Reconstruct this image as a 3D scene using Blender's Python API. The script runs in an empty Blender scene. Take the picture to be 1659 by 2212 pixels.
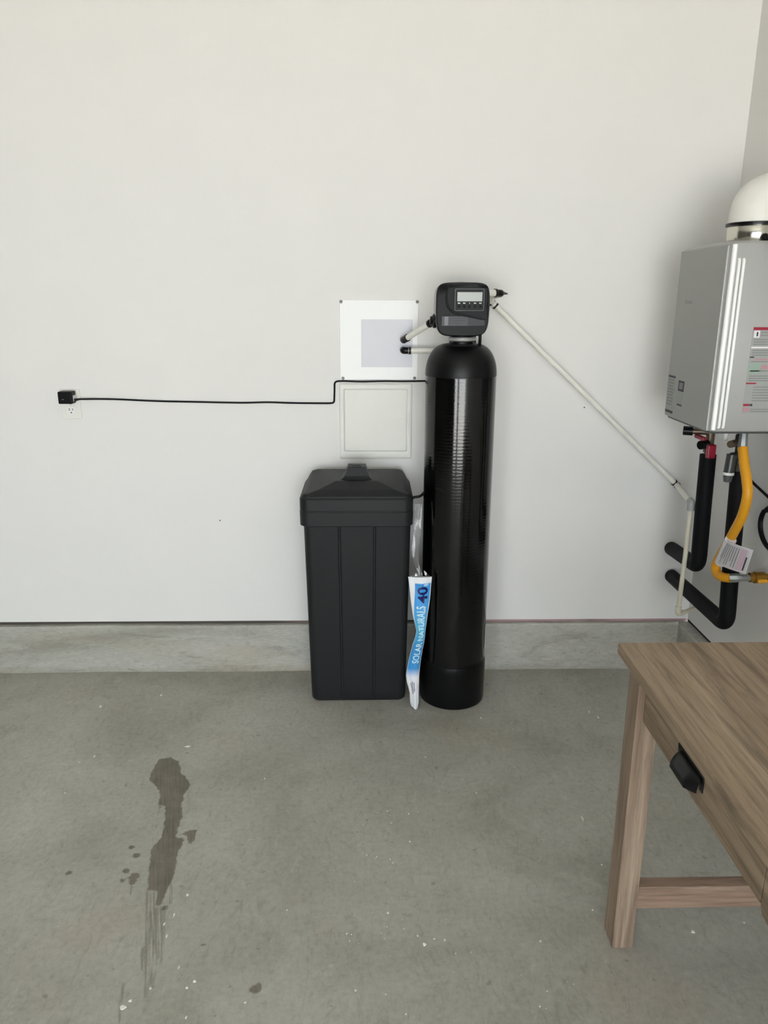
import bpy, bmesh, math, random
import numpy as np
from mathutils import Vector, Matrix, noise as mnoise

random.seed(7)
SC = bpy.context.scene
COL = SC.collection

# ------------------------------------------------------------------ camera
cam = bpy.data.cameras.new('camera')
cam_o = bpy.data.objects.new('camera', cam)
COL.objects.link(cam_o)
PITCH, YAW, ROLL, FPX = 0.276921, 0.020114, 0.002832, 1636.53
cp, sp, cy, sy = math.cos(PITCH), math.sin(PITCH), math.cos(YAW), math.sin(YAW)
fw = Vector((sy * cp, cy * cp, -sp)); rt = Vector((cy, -sy, 0)); up = rt.cross(fw)
r2 = rt * math.cos(ROLL) + up * math.sin(ROLL); u2 = -rt * math.sin(ROLL) + up * math.cos(ROLL)
cam_o.matrix_world = Matrix(((r2.x, u2.x, -fw.x, 0), (r2.y, u2.y, -fw.y, 0), (r2.z, u2.z, -fw.z, 1.55), (0, 0, 0, 1)))
cam.sensor_fit = 'HORIZONTAL'; cam.sensor_width = 36.0; cam.lens = 36.0 * FPX / 1659.0
cam.clip_start = 0.02
SC.camera = cam_o

# ------------------------------------------------------------------ world and daylight through the garage doors
world = bpy.data.worlds.new('overcast_sky'); SC.world = world; world.use_nodes = True
bg = world.node_tree.nodes['Background']
bg.inputs[0].default_value = (0.86, 0.935, 1.0, 1); bg.inputs[1].default_value = 8.0
DOORS = [(-2.3, -1.3), (-0.85, 1.3)]      # open garage doors in the wall behind the camera
DOOR_H, YF = 2.2, -3.2
for a, b in DOORS:
    l = bpy.data.lights.new('door_portal', 'AREA'); l.shape = 'RECTANGLE'; l.size = b - a; l.size_y = DOOR_H
    l.cycles.is_portal = True
    o = bpy.data.objects.new('door_portal', l); COL.objects.link(o)
    o.location = ((a + b) / 2, YF, DOOR_H / 2); o.rotation_euler = (math.pi / 2, 0, 0)
sun = bpy.data.lights.new('sun', 'SUN'); sun.energy = 46.0; sun.angle = 0.01; sun.color = (1.0, 0.95, 0.89)
sun_o = bpy.data.objects.new('sun', sun); COL.objects.link(sun_o)      # stands abreast of the house: lights the driveway, never enters the doors
sun_o.rotation_euler = (0.0, math.radians(-38), 0.0)
SC.view_settings.view_transform = 'Standard'; SC.view_settings.look = 'None'
SC.view_settings.gamma = 1.0; SC.view_settings.use_curve_mapping = False
SC.view_settings.exposure = 0.42
SC.cycles.max_bounces = 10; SC.cycles.diffuse_bounces = 6; SC.cycles.transparent_max_bounces = 12
SC.cycles.sample_clamp_indirect = 8.0

# room limits
XR, YB, XL, ZC = 1.378, 3.007, -4.7, 2.95

# ------------------------------------------------------------------ materials
def lin(*c):
    return tuple(((x / 255) / 12.92 if x / 255 <= 0.04045 else ((x / 255 + 0.055) / 1.055) ** 2.4) for x in c) + (1.0,)

class NT:
    def __init__(s, name):
        s.m = bpy.data.materials.new(name); s.m.use_nodes = True
        s.t = s.m.node_tree; s.b = s.t.nodes['Principled BSDF']; s.out = s.t.nodes['Material Output']
    def n(s, typ, **kw):
        nd = s.t.nodes.new(typ)
        for k, v in kw.items():
            if k.startswith('_'): setattr(nd, k[1:], v)
            else:
                key = k.replace('__', ' ')
                nd.inputs[int(key[1:]) if key[0] == 'i' and key[1:].isdigit() else key].default_value = v
        return nd
    def l(s, a, b): s.t.links.new(a, b)
    def coord(s, kind='Object', scale=(1, 1, 1), rot=(0, 0, 0), vt='POINT'):
        tc = s.n('ShaderNodeTexCoord'); mp = s.n('ShaderNodeMapping', _vector_type=vt)
        mp.inputs['Scale'].default_value = scale; mp.inputs['Rotation'].default_value = rot
        s.l(tc.outputs[kind], mp.inputs['Vector']); return mp.outputs['Vector']
    def noise(s, vec, scale, detail=5, rough=0.55, dist=0.0):
        nd = s.n('ShaderNodeTexNoise'); nd.inputs['Scale'].default_value = scale; nd.inputs['Detail'].default_value = detail
        nd.inputs['Roughness'].default_value = rough; nd.inputs['Distortion'].default_value = dist
        s.l(vec, nd.inputs['Vector']); return nd.outputs['Fac']
    def ramp(s, fac, stops):
        r = s.n('ShaderNodeValToRGB'); e = r.color_ramp.elements
        while len(e) > 1: e.remove(e[-1])
        e[0].position, e[0].color = stops[0][0], stops[0][1]
        for p, c in stops[1:]:
            q = e.new(p); q.color = c
        s.l(fac, r.inputs['Fac']); return r.outputs['Color']
    def mix(s, fac, a, b, mode='MIX'):
        m = s.n('ShaderNodeMix', _data_type='RGBA', _blend_type=mode)
        for v, i in ((fac, 0), (a, 6), (b, 7)):
            if hasattr(v, 'is_output'): s.l(v, m.inputs[i])
            else: m.inputs[i].default_value = v
        return m.outputs[2]
    def math(s, op, a, b=0.0, c=0.0):
        m = s.n('ShaderNodeMath', _operation=op)
        for v, i in ((a, 0), (b, 1), (c, 2)):
            if hasattr(v, 'is_output'): s.l(v, m.inputs[i])
            else: m.inputs[i].default_value = v
        return m.outputs[0]
    def sstep(s, v, a, b):
        m = s.n('ShaderNodeMapRange', _interpolation_type='SMOOTHSTEP')
        m.inputs['From Min'].default_value = a; m.inputs['From Max'].default_value = b
        s.l(v, m.inputs['Value']); return m.outputs['Result']
    def bump(s, h, strength, dist=0.01):
        b = s.n('ShaderNodeBump'); b.inputs['Strength'].default_value = strength; b.inputs['Distance'].default_value = dist
        s.l(h, b.inputs['Height']); s.l(b.outputs['Normal'], s.b.inputs['Normal'])
    def set(s, col=None, rough=None, metal=None, spec=None):
        if col is not None:
            if hasattr(col, 'is_output'): s.l(col, s.b.inputs['Base Color'])
            else: s.b.inputs['Base Color'].default_value = col
        if rough is not None:
            if hasattr(rough, 'is_output'): s.l(rough, s.b.inputs['Roughness'])
            else: s.b.inputs['Roughness'].default_value = rough
        if metal is not None: s.b.inputs['Metallic'].default_value = metal
        if spec is not None: s.b.inputs['Specular IOR Level'].default_value = spec
        return s

def plain(name, col, rough=0.5, metal=0.0, vary=0.06, scale=25.0, bump=0.0, spec=None):
    n = NT(name); v = n.coord()
    f = n.noise(v, scale)
    c2 = tuple(max(0, min(1, x * (1 - vary * 2))) for x in col[:3]) + (1,)
    n.set(n.mix(f, col, c2), rough, metal, spec)
    if bump: n.bump(n.noise(v, scale * 12, 3), bump, 0.002)
    return n.m

def wall_paint(name, col):
    n = NT(name); v = n.coord()
    big = n.noise(v, 0.9, 3); fine = n.noise(v, 90, 3)
    c2 = tuple(x * 0.965 for x in col[:3]) + (1,)
    n.set(n.mix(big, col, c2), 0.75, spec=0.25); n.bump(fine, 0.12, 0.002)
    return n.m

def concrete(name, stain=False, base=(172, 171, 161), light=(188, 187, 178), dark=(152, 150, 139), xs=(1, 1, 1), soil=0.22):
    n = NT(name); v = n.coord(scale=xs)
    big = n.noise(v, 1.6, 6, 0.6, 0.6); mid = n.noise(v, 6.5, 7, 0.65, 1.2); fine = n.noise(v, 60, 6, 0.7); trow = n.noise(n.coord(scale=(xs[0] * 1.0, xs[1] * 4.0, xs[2])), 5, 5, 0.6, 2.0)
    c = n.ramp(big, [(0.3, lin(*dark)), (0.5, lin(*base)), (0.72, lin(*light))])
    c = n.mix(n.sstep(mid, 0.45, 0.75), c, n.mix(0.45, c, lin(*light)))
    c = n.mix(n.sstep(trow, 0.56, 0.8), c, n.mix(0.35, c, lin(*dark)))
    warm = n.noise(v, 2.3, 4, 0.5)
    c = n.mix(n.math('MULTIPLY', n.sstep(warm, 0.52, 0.75), 0.4), c, lin(*[x * 0.93 + d for x, d in zip(base, (14, 0, -10))]))
    sw = n.noise(n.coord(scale=(xs[0] * 2.6, xs[1], xs[2])), 9, 7, 0.72, 2.6)
    c = n.mix(n.math('MULTIPLY', n.sstep(sw, 0.5, 0.72), 0.34), c, lin(*[x * 0.74 for x in dark]))
    c = n.mix(n.math('MULTIPLY', n.sstep(sw, 0.44, 0.26), 0.4), c, lin(*[min(255, x * 1.1) for x in light]))
    dirt = n.noise(v, 3.4, 8, 0.72, 0.8)
    c = n.mix(n.math('MULTIPLY', n.sstep(dirt, 0.56, 0.72), soil), c, lin(112, 103, 90))
    c = n.mix(n.math('MULTIPLY', n.sstep(fine, 0.35, 0.75), 0.32), c, lin(122, 121, 113))
    pit = n.noise(v, 38, 2, 0.4)
    c = n.mix(n.math('MULTIPLY', n.sstep(pit, 0.71, 0.76), 0.45), c, lin(118, 114, 104))
    c = n.mix(n.math('MULTIPLY', n.sstep(pit, 0.27, 0.22), 0.3), c, lin(206, 202, 192))
    rough = 0.62
    if stain:
        a = n.n('ShaderNodeAttribute', _attribute_name='stain'); b = n.n('ShaderNodeAttribute', _attribute_name='streak')
        e = n.noise(n.coord(), 45, 6, 0.7); e2 = n.noise(n.coord(scale=(1, 30, 1), rot=(0, 0, 0.263), vt='TEXTURE'), 200, 3, 0.6)
        e3 = n.noise(n.coord(), 130, 4, 0.7)
        sd = n.math('ADD', a.outputs['Fac'], n.math('MULTIPLY', n.math('SUBTRACT', e, 0.5), 0.022))
        m1 = n.math('MULTIPLY', n.sstep(sd, 0.003, -0.003), n.math('ADD', 0.8, n.math('MULTIPLY', n.sstep(e2, 0.35, 0.65), 0.14)))
        st = n.math('MULTIPLY', n.sstep(b.outputs['Fac'], 0.004, -0.003), n.math('MULTIPLY', n.sstep(e2, 0.36, 0.56), 0.6))
        m = n.math('MAXIMUM', m1, st)
        wet = n.mix(n.sstep(n.noise(n.coord(), 14, 4, 0.6), 0.35, 0.7), n.mix(e3, lin(88, 82, 70), lin(102, 95, 82)), lin(116, 108, 94))
        c = n.mix(m, c, wet)
        rough = n.math('SUBTRACT', 0.62, n.math('MULTIPLY', m1, 0.12))
    n.set(c, rough, spec=0.35)
    n.bump(n.mix(0.5, mid, fine), 0.18, 0.004)
    return n.m

def wood(name, axis, c1=(152, 132, 109), c2=(124, 104, 83), c3=(172, 152, 128), seam=False):
    n = NT(name)
    sc = [9.0, 9.0, 9.0]; sc[axis] = 0.8
    v = n.coord(scale=tuple(sc))
    dist = n.noise(v, 1.0, 5, 0.6, 1.4)
    sc2 = [70.0, 70.0, 70.0]; sc2[axis] = 3.0
    fine = n.noise(n.coord(scale=tuple(sc2)), 1.5, 5, 0.7)
    sc3 = [28.0, 28.0, 28.0]; sc3[axis] = 1.6
    grain = n.noise(n.coord(scale=tuple(sc3)), 1.3, 6, 0.65, 0.8)
    c = n.ramp(dist, [(0.3, lin(*c2)), (0.5, lin(*c1)), (0.72, lin(*c3))])
    c = n.mix(n.math('MULTIPLY', n.sstep(grain, 0.48, 0.66), 0.55), c, lin(*[x * 0.72 for x in c2]))
    c = n.mix(n.math('MULTIPLY', n.sstep(fine, 0.42, 0.66), 0.4), c, lin(*[x * 0.75 for x in c2]))
    sk = [7.0, 7.0, 7.0]; sk[axis] = 3.2
    vor = n.n('ShaderNodeTexVoronoi', _feature='F1'); vor.inputs['Scale'].default_value = 0.62
    n.l(n.coord(scale=tuple(sk)), vor.inputs['Vector'])
    c = n.mix(n.math('MULTIPLY', n.sstep(vor.outputs['Distance'], 0.10, 0.03), 0.7), c, lin(78, 56, 38))
    n.set(c, 0.52, spec=0.35); n.bump(n.mix(0.5, grain, fine), 0.15, 0.002)
    return n.m

M = {}
M['wall'] = wall_paint('white_drywall_paint', lin(231, 229, 226))
M['dimwall'] = wall_paint('dark_grey_wall_paint', lin(92, 90, 86))
M['ceil'] = wall_paint('ceiling_paint', lin(230, 229, 226))
M['floor'] = concrete('floor_concrete', stain=True)
M['curb'] = concrete('curb_concrete', base=(176, 175, 165), light=(194, 192, 183), dark=(150, 147, 136), xs=(0.55, 1, 2.6), soil=0.5)
M['drive'] = plain('driveway_concrete', lin(188, 187, 183), 0.8)
def sill_mat():
    n = NT('sill_plate_wood'); sx = n.n('ShaderNodeSeparateXYZ'); n.l(n.coord(), sx.inputs[0])
    f = n.math('ADD', n.math('MULTIPLY', sx.outputs[0], 0.16), n.math('MULTIPLY', n.noise(n.coord(scale=(1, 6, 6)), 2.2, 4), 1.0))
    n.set(n.ramp(f, [(0.40, lin(78, 72, 66)), (0.52, lin(132, 108, 104)), (0.66, lin(176, 144, 148))]), 0.75); return n.m
M['sill'] = sill_mat()
M['gap'] = plain('shadow_gap_dark', lin(46, 42, 38), 0.9)  # dark colour paints the shadow gap under the side drywall
M['bplastic'] = plain('black_moulded_plastic', lin(34, 35, 36), 0.45, vary=0.05, scale=40, bump=0.1, spec=0.22)
M['hplastic'] = plain('black_glossy_cover', lin(19, 19, 20), 0.36, vary=0.04, spec=0.12)
M['hshell'] = plain('black_glossy_shell', lin(20, 20, 21), 0.14, vary=0.04, spec=0.7)
M['hinset'] = plain('black_cover_inset', lin(31, 32, 34), 0.4, spec=0.10)
M['black'] = plain('black_rubber', lin(18, 18, 19), 0.45, spec=0.2)
M['foam'] = plain('black_foam_insulation', lin(18, 18, 20), 0.65, vary=0.08, bump=0.2, spec=0.15)
M['boot'] = plain('black_tank_boot', lin(10, 10, 11), 0.32, spec=0.22)
M['greyp'] = plain('grey_plastic', lin(88, 90, 92), 0.35)
M['label_dark'] = plain('smoke_label_print', lin(62, 64, 66), 0.4, spec=0.2)
M['label_mid'] = plain('grey_label_print', lin(78, 80, 84), 0.4, spec=0.2)
M['lcd'] = plain('lcd_glass', lin(158, 162, 156), 0.25, vary=0.05)
M['mark'] = plain('button_mark', lin(196, 196, 192), 0.5)
M['collar'] = plain('pale_collar', lin(170, 168, 166), 0.4)
M['pex'] = plain('white_pex', lin(236, 234, 224), 0.4)
M['ivory'] = plain('ivory_tube', lin(222, 216, 196), 0.45)
M['crimp'] = plain('dark_crimp_ring', lin(58, 54, 50), 0.35, metal=0.7)
M['fitting'] = plain('black_fitting', lin(12, 12, 13), 0.28, spec=0.3)
M['white'] = plain('white_plastic', lin(240, 240, 236), 0.4)
M['door'] = plain('painted_access_door', lin(232, 231, 224), 0.55, vary=0.02)
M['steel'] = plain('silver_grey_paint', lin(176, 176, 174), 0.38, metal=0.35, vary=0.03, scale=3)
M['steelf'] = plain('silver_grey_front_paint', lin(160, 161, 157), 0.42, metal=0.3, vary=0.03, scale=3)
M['rib'] = plain('highlight_white_rib', lin(250, 250, 248), 0.25, vary=0.01)  # white paints in the door light on the heater's corner and ribs
M['chrome'] = plain('stainless_ring', lin(214, 212, 200), 0.16, metal=1.0, vary=0.03)
M['vent'] = plain('white_vent_plastic', lin(240, 238, 230), 0.38)
M['brass'] = plain('brass_fitting', lin(176, 132, 62), 0.3, metal=0.9)
M['bronze'] = plain('dull_bronze', lin(120, 104, 88), 0.4, metal=0.7)
M['red'] = plain('red_handle', lin(150, 16, 44), 0.4)
M['yellow'] = plain('yellow_gas_coating', lin(228, 160, 24), 0.42, vary=0.08)
M['nut'] = plain('zinc_nut', lin(170, 174, 174), 0.3, metal=0.8)
M['gunmetal'] = plain('grey_valve_metal', lin(84, 86, 84), 0.35, metal=0.6)
M['paper'] = plain('white_paper_label', lin(232, 228, 232), 0.6)
M['pink'] = plain('pink_print', lin(226, 200, 214), 0.6)
M['ink'] = plain('dark_ink', lin(60, 56, 66), 0.6)
M['greyink'] = plain('grey_ink', lin(132, 134, 132), 0.6)
M['lightink'] = plain('pale_grey_print', lin(160, 162, 158), 0.6)
M['redink'] = plain('red_ink', lin(160, 24, 52), 0.6)
M['pinkink'] = plain('dusty_pink_ink', lin(186, 140, 146), 0.6)
M['greenink'] = plain('grey_green_ink', lin(150, 170, 156), 0.6)
M['logo'] = plain('logo_grey', lin(106, 106, 104), 0.4)
M['slot'] = plain('outlet_slot', lin(40, 38, 36), 0.7)
M['speck'] = plain('white_paint_drip', lin(236, 232, 222), 0.6)
M['wood_y'] = wood('oak_grain_along', 1); M['wood_z'] = wood('oak_grain_upright', 2, (154, 133, 114), (128, 108, 90), (174, 153, 133)); M['wood_x'] = wood('oak_grain_across', 0, (156, 130, 111), (132, 106, 89), (174, 150, 130))
M['baggrey'] = plain('grey_bag_print', lin(110, 112, 128), 0.4)
M['navy'] = plain('navy_print', lin(16, 18, 92), 0.4)
M['sky'] = plain('pale_blue_print', lin(206, 240, 248), 0.4)

def tank_mat():
    n = NT('black_wound_fibreglass'); v = n.coord()
    w = n.n('ShaderNodeTexWave', _wave_type='BANDS', _bands_direction='Z'); w.inputs['Scale'].default_value = 26; w.inputs['Distortion'].default_value = 2.5; w.inputs['Detail'].default_value = 3; w.inputs['Detail Scale'].default_value = 3
    n.l(v, w.inputs['Vector'])
    f = n.noise(v, 60, 3); g = n.noise(n.coord(scale=(1, 1, 3)), 130, 3)
    n.set(n.mix(f, lin(2, 2, 2), lin(5, 5, 5)), 0.1, spec=0.5)
    h = n.math('ADD', n.math('MULTIPLY', w.outputs['Fac'], 0.55), n.math('MULTIPLY', g, 0.8))
    n.bump(h, 0.2, 0.0008)
    return n.m
M['tank'] = tank_mat()
M['dome'] = plain('black_tank_dome', lin(10, 10, 11), 0.38, bump=0.1, spec=0.25)

M['panel'] = plain('white_acrylic_plate', lin(240, 240, 239), 0.4, vary=0.01)
M['patch'] = plain('pale_grey_patch', lin(210, 210, 217), 0.4, vary=0.03, scale=4)

def film_mat():
    n = NT('clear_bag_film'); v = n.coord(scale=(70, 70, 9))
    f = n.noise(v, 1.0, 4)
    n.set(lin(225, 225, 228), 0.15)
    tr = n.n('ShaderNodeBsdfTransparent'); mx = n.n('ShaderNodeMixShader')
    n.l(n.math('ADD', 0.05, n.math('MULTIPLY', n.sstep(f, 0.5, 0.64), 0.8)), mx.inputs[0])  # opaque pale streaks paint bright highlights into the clear film
    n.l(tr.outputs[0], mx.inputs[1]); n.l(n.b.outputs[0], mx.inputs[2]); n.l(mx.outputs[0], n.out.inputs['Surface'])
    n.bump(f, 0.6, 0.01)
    return n.m
M['film'] = film_mat()

def bag_mat():
    # printed bag: blue field that fades to white at the foot, white margin on one side (uv: x across, y along)
    n = NT('printed_salt_bag'); tc = n.n('ShaderNodeTexCoord'); sx = n.n('ShaderNodeSeparateXYZ')
    n.l(tc.outputs['UV'], sx.inputs[0]); U, V = sx.outputs[0], sx.outputs[1]
    blue = n.ramp(V, [(0.0, lin(226, 228, 238)), (0.26, lin(232, 234, 246)), (0.33, lin(60, 148, 214)), (0.48, lin(52, 140, 206)), (0.62, lin(96, 190, 228)), (0.8, lin(78, 164, 232)), (1.0, lin(40, 140, 214))])
    edge = n.math('ADD', n.math('MULTIPLY', n.sstep(V, 0.62, 0.98), 0.24), 0.03)
    m = n.math('MULTIPLY', n.sstep(n.math('SUBTRACT', U, edge), -0.01, 0.01), n.math('MULTIPLY', n.sstep(U, 0.97, 0.955), n.sstep(V, 0.965, 0.955)))
    m = n.math('MULTIPLY', m, n.sstep(V, 0.24, 0.3))
    f = n.noise(n.coord(scale=(60, 60, 14)), 1, 3)
    c = n.mix(m, lin(238, 238, 242), blue)
    n.set(n.mix(n.math('MULTIPLY', n.sstep(f, 0.5, 0.8), 0.25), c, lin(190, 200, 214)), 0.28)
    n.bump(f, 0.35, 0.006)
    return n.m
M['bag'] = bag_mat()

# ------------------------------------------------------------------ mesh helpers
class MB:
    def __init__(s): s.v = []; s.f = []; s.sm = []
    def add(s, vs, fs, smooth=False):
        o = len(s.v); s.v += [tuple(p) for p in vs]; s.f += [tuple(i + o for i in f) for f in fs]; s.sm += [smooth] * len(fs); return s
    def box(s, x0, x1, y0, y1, z0, z1, b=0.0, seg=2):
        bm = bmesh.new(); bmesh.ops.create_cube(bm, size=1.0)
        for q in bm.verts: q.co = Vector(((x0 + x1) / 2 + q.co.x * (x1 - x0), (y0 + y1) / 2 + q.co.y * (y1 - y0), (z0 + z1) / 2 + q.co.z * (z1 - z0)))
        if b > 0: bmesh.ops.bevel(bm, geom=bm.edges[:], offset=b, segments=seg, profile=0.5, affect='EDGES')
        bm.verts.index_update(); s.add([q.co[:] for q in bm.verts], [[q.index for q in f.verts] for f in bm.faces]); bm.free(); return s
    def tube(s, pts, r, n=14, caps=True):
        pts = [Vector(p) for p in pts]; rs = r if isinstance(r, (list, tuple)) else [r] * len(pts)
        T = []
        for i in range(len(pts)):
            a = pts[max(0, i - 1)]; b = pts[min(len(pts) - 1, i + 1)]; T.append((b - a).normalized())
        ref = Vector((0, 0, 1)) if abs(T[0].z) < 0.9 else Vector((1, 0, 0))
        N = (ref - T[0] * ref.dot(T[0])).normalized(); vs, fs = [], []
        for i, p in enumerate(pts):
            if i: N = (N - T[i] * N.dot(T[i])).normalized()
            B = T[i].cross(N)
            for k in range(n):
                a = 2 * math.pi * k / n; vs.append(p + (N * math.cos(a) + B * math.sin(a)) * rs[i])
        for i in range(len(pts) - 1):
            for k in range(n):
                a, b = i * n + k, i * n + (k + 1) % n; fs.append((a, b, b + n, a + n))
        s.add(vs, fs, True)
        if caps:
            s.add(vs[:n], [tuple(range(n - 1, -1, -1))]); s.add(vs[-n:], [tuple(range(n))])
        return s
    def lathe(s, prof, c=(0, 0), n=48, axis='z', smooth=True):
        vs, fs = [], []
        for r, z in prof:
            for k in range(n):
                a = 2 * math.pi * k / n; vs.append((c[0] + r * math.cos(a), c[1] + r * math.sin(a), z))
        for i in range(len(prof) - 1):
            for k in range(n):
                a, b = i * n + k, i * n + (k + 1) % n; fs.append((a, b, b + n, a + n))
        s.add(vs, fs, smooth)
        s.add(vs[:n], [tuple(range(n - 1, -1, -1))]); s.add(vs[-n:], [tuple(range(n))]); return s
    def loft(s, loops, smooth=True, cap0=True, cap1=True):
        n = len(loops[0]); vs = [p for L in loops for p in L]; fs = []
        for i in range(len(loops) - 1):
            for k in range(n):
                a, b = i * n + k, i * n + (k + 1) % n; fs.append((a, b, b + n, a + n))
        s.add(vs, fs, smooth)
        if cap0: s.add(loops[0], [tuple(range(n - 1, -1, -1))])
        if cap1: s.add(loops[-1], [tuple(range(n))])
        return s
    def xform(s, m):
        s.v = [tuple(m @ Vector(p)) for p in s.v]; return s
    def build(s, name, mat, parent=None, angle=0.6):
        me = bpy.data.meshes.new(name); me.from_pydata(s.v, [], s.f); me.materials.append(mat)
        me.polygons.foreach_set('use_smooth', s.sm); me.update()
        bm = bmesh.new(); bm.from_mesh(me); bmesh.ops.remove_doubles(bm, verts=bm.verts[:], dist=1e-5); bmesh.ops.recalc_face_normals(bm, faces=bm.faces[:]); bm.to_mesh(me); bm.free()
        if any(s.sm):
            me.set_sharp_from_angle(angle=angle)
        o = bpy.data.objects.new(name, me); COL.objects.link(o)
        if parent is not None:
            o.parent = parent; o.matrix_parent_inverse = Matrix.Translation(-Vector(parent.location))
        return o

def tag(o, label=None, cat=None, group=None, kind=None):
    if label: o['label'] = label
    if cat: o['category'] = cat
    if group: o['group'] = group
    if kind: o['kind'] = kind
    return o
def thing(name, loc, label, cat, group=None):
    o = bpy.data.objects.new(name, None); COL.objects.link(o); o.location = loc; o.empty_display_size = 0.05
    return tag(o, label, cat, group)
def fillet(pts, r, n=6):
    P = [Vector(p) for p in pts]; out = [P[0]]
    for i in range(1, len(P) - 1):
        a, b, c = P[i - 1], P[i], P[i + 1]; d1 = (a - b); d2 = (c - b); k = min(r, d1.length * .49, d2.length * .49)
        p0 = b + d1.normalized() * k; p1 = b + d2.normalized() * k
        for j in range(n + 1):
            t = j / n; out.append(p0 * (1 - t) ** 2 + b * 2 * t * (1 - t) + p1 * t * t)
    out.append(P[-1]); return out
def spline(pts, n=8):
    P = [Vector(p) for p in pts]; P = [P[0]] + P + [P[-1]]; out = []
    for i in range(1, len(P) - 2):
        a, b, c, d = P[i - 1:i + 3]
        for j in range(n):
            t = j / n
            out.append(0.5 * ((2 * b) + (c - a) * t + (2 * a - 5 * b + 4 * c - d) * t * t + (3 * b - a - 3 * c + d) * t ** 3))
    out.append(P[-2]); return out
def rrect(x0, x1, y0, y1, r, n=6):
    out = []
    for cx, cyy, a0 in ((x1 - r, y1 - r, 0), (x0 + r, y1 - r, 90), (x0 + r, y0 + r, 180), (x1 - r, y0 + r, 270)):
        for k in range(n + 1):
            a = math.radians(a0 + 90 * k / n); out.append((cx + r * math.cos(a), cyy + r * math.sin(a)))
    return out
def text_geo(s, size, extrude=0.0, bold=0.0):
    cu = bpy.data.curves.new('lettering', 'FONT'); cu.body = s; cu.size = size; cu.extrude = extrude; cu.offset = bold; cu.resolution_u = 3
    o = bpy.data.objects.new('lettering', cu); COL.objects.link(o)
    dg = bpy.context.evaluated_depsgraph_get(); me = bpy.data.meshes.new_from_object(o.evaluated_get(dg))
    bm = bmesh.new(); bm.from_mesh(me); bmesh.ops.triangulate(bm, faces=bm.faces[:])
    for _ in range(2):
        lg = [e for e in bm.edges if e.calc_length() > size * 0.12]
        if lg: bmesh.ops.subdivide_edges(bm, edges=lg, cuts=1); bmesh.ops.triangulate(bm, faces=bm.faces[:])
    bm.to_mesh(me); bm.free()
    vs = [v.co.copy() for v in me.vertices]; fs = [tuple(p.vertices) for p in me.polygons]
    bpy.data.objects.remove(o); bpy.data.curves.remove(cu); bpy.data.meshes.remove(me); return vs, fs

# ------------------------------------------------------------------ the room
def nonuni(spans):
    out = []
    for a, b, st in spans:
        k = max(1, int(round((b - a) / st))); out += [a + (b - a) * i / k for i in range(k)]
    return out + [spans[-1][1]]
STAIN = [[(-0.735,2.315),(-0.697,2.326),(-0.663,2.302),(-0.645,2.260),(-0.641,2.230),(-0.626,2.222),(-0.590,2.168),(-0.604,2.110),(-0.595,2.089),(-0.601,2.076),(-0.581,2.012),(-0.583,1.952),(-0.577,1.934),(-0.582,1.917),(-0.551,1.909),(-0.557,1.844),(-0.548,1.786),(-0.547,1.741),(-0.551,1.702),(-0.554,1.661),(-0.561,1.645),(-0.570,1.665),(-0.573,1.705),(-0.604,1.708),(-0.620,1.777),(-0.638,1.862),(-0.622,1.917),(-0.625,1.952),(-0.635,2.013),(-0.648,2.064),(-0.669,2.064),(-0.678,2.118),(-0.698,2.159),(-0.738,2.202),(-0.738,2.276)]]
SIDE = [[(-0.671,2.064),(-0.655,2.061),(-0.655,2.013),(-0.645,1.953),(-0.651,1.924),(-0.657,1.989)], [(-0.578,1.931),(-0.550,1.948),(-0.520,1.954),(-0.516,1.899),(-0.527,1.882),(-0.540,1.888),(-0.551,1.916)]]
DROPS = [(-0.675,1.841,0.012),(-0.697,1.875,0.008),(-0.655,1.758,0.015),(-0.654,1.738,0.010),(-0.684,1.780,0.010),(-0.683,1.743,0.007),(-0.542,1.645,0.009),(-0.267,1.398,0.014),(-0.415,1.525,0.006),(-0.843,1.777,0.009)]
STREAK = [(-0.603,1.703,-0.517,1.383,0.0036),(-0.576,1.638,-0.535,1.437,0.0028),(-0.587,1.698,-0.513,1.418,0.0050),(-0.564,1.643,-0.514,1.436,0.0049),(-0.554,1.647,-0.509,1.492,0.0035),(-0.541,1.642,-0.505,1.473,0.0024),(-0.531,1.532,-0.519,1.485,0.0039),(-0.561,1.513,-0.546,1.455,0.0046),(-0.577,1.416,-0.568,1.341,0.0032),(-0.563,1.337,-0.561,1.318,0.0040),(-0.656,1.733,-0.647,1.695,0.0029),(-0.556,1.781,-0.530,1.660,0.0030)]
def sd_poly(P, poly):
    x, y = P[:, 0], P[:, 1]; d = np.full(len(P), 1e9); inside = np.zeros(len(P), bool); n = len(poly)
    for i in range(n):
        ax, ay = poly[i]; bx, by = poly[(i + 1) % n]
        ex, ey = bx - ax, by - ay; t = np.clip(((x - ax) * ex + (y - ay) * ey) / (ex * ex + ey * ey), 0, 1)
        d = np.minimum(d, np.hypot(x - ax - t * ex, y - ay - t * ey))
        c = ((ay > y) != (by > y)) & (x < (bx - ax) * (y - ay) / ((by - ay) if by != ay else 1e-12) + ax); inside ^= c
    return np.where(inside, -d, d)
xs = nonuni([(XL, -0.95, 0.3), (-0.95, -0.76, 0.012), (-0.76, -0.48, 0.004), (-0.48, -0.25, 0.012), (-0.25, XR + 0.0, 0.25)])
ys = nonuni([(YF - 0.15, 1.2, 0.4), (1.2, 2.36, 0.009), (2.36, YB + 0.0, 0.15)])
P = np.array([(x, y) for y in ys for x in xs])
A = np.minimum.reduce([sd_poly(P, q) for q in STAIN] + [sd_poly(P, q) + 0.004 for q in SIDE] + [np.hypot(P[:, 0] - a, P[:, 1] - b) - r for a, b, r in DROPS])
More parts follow.
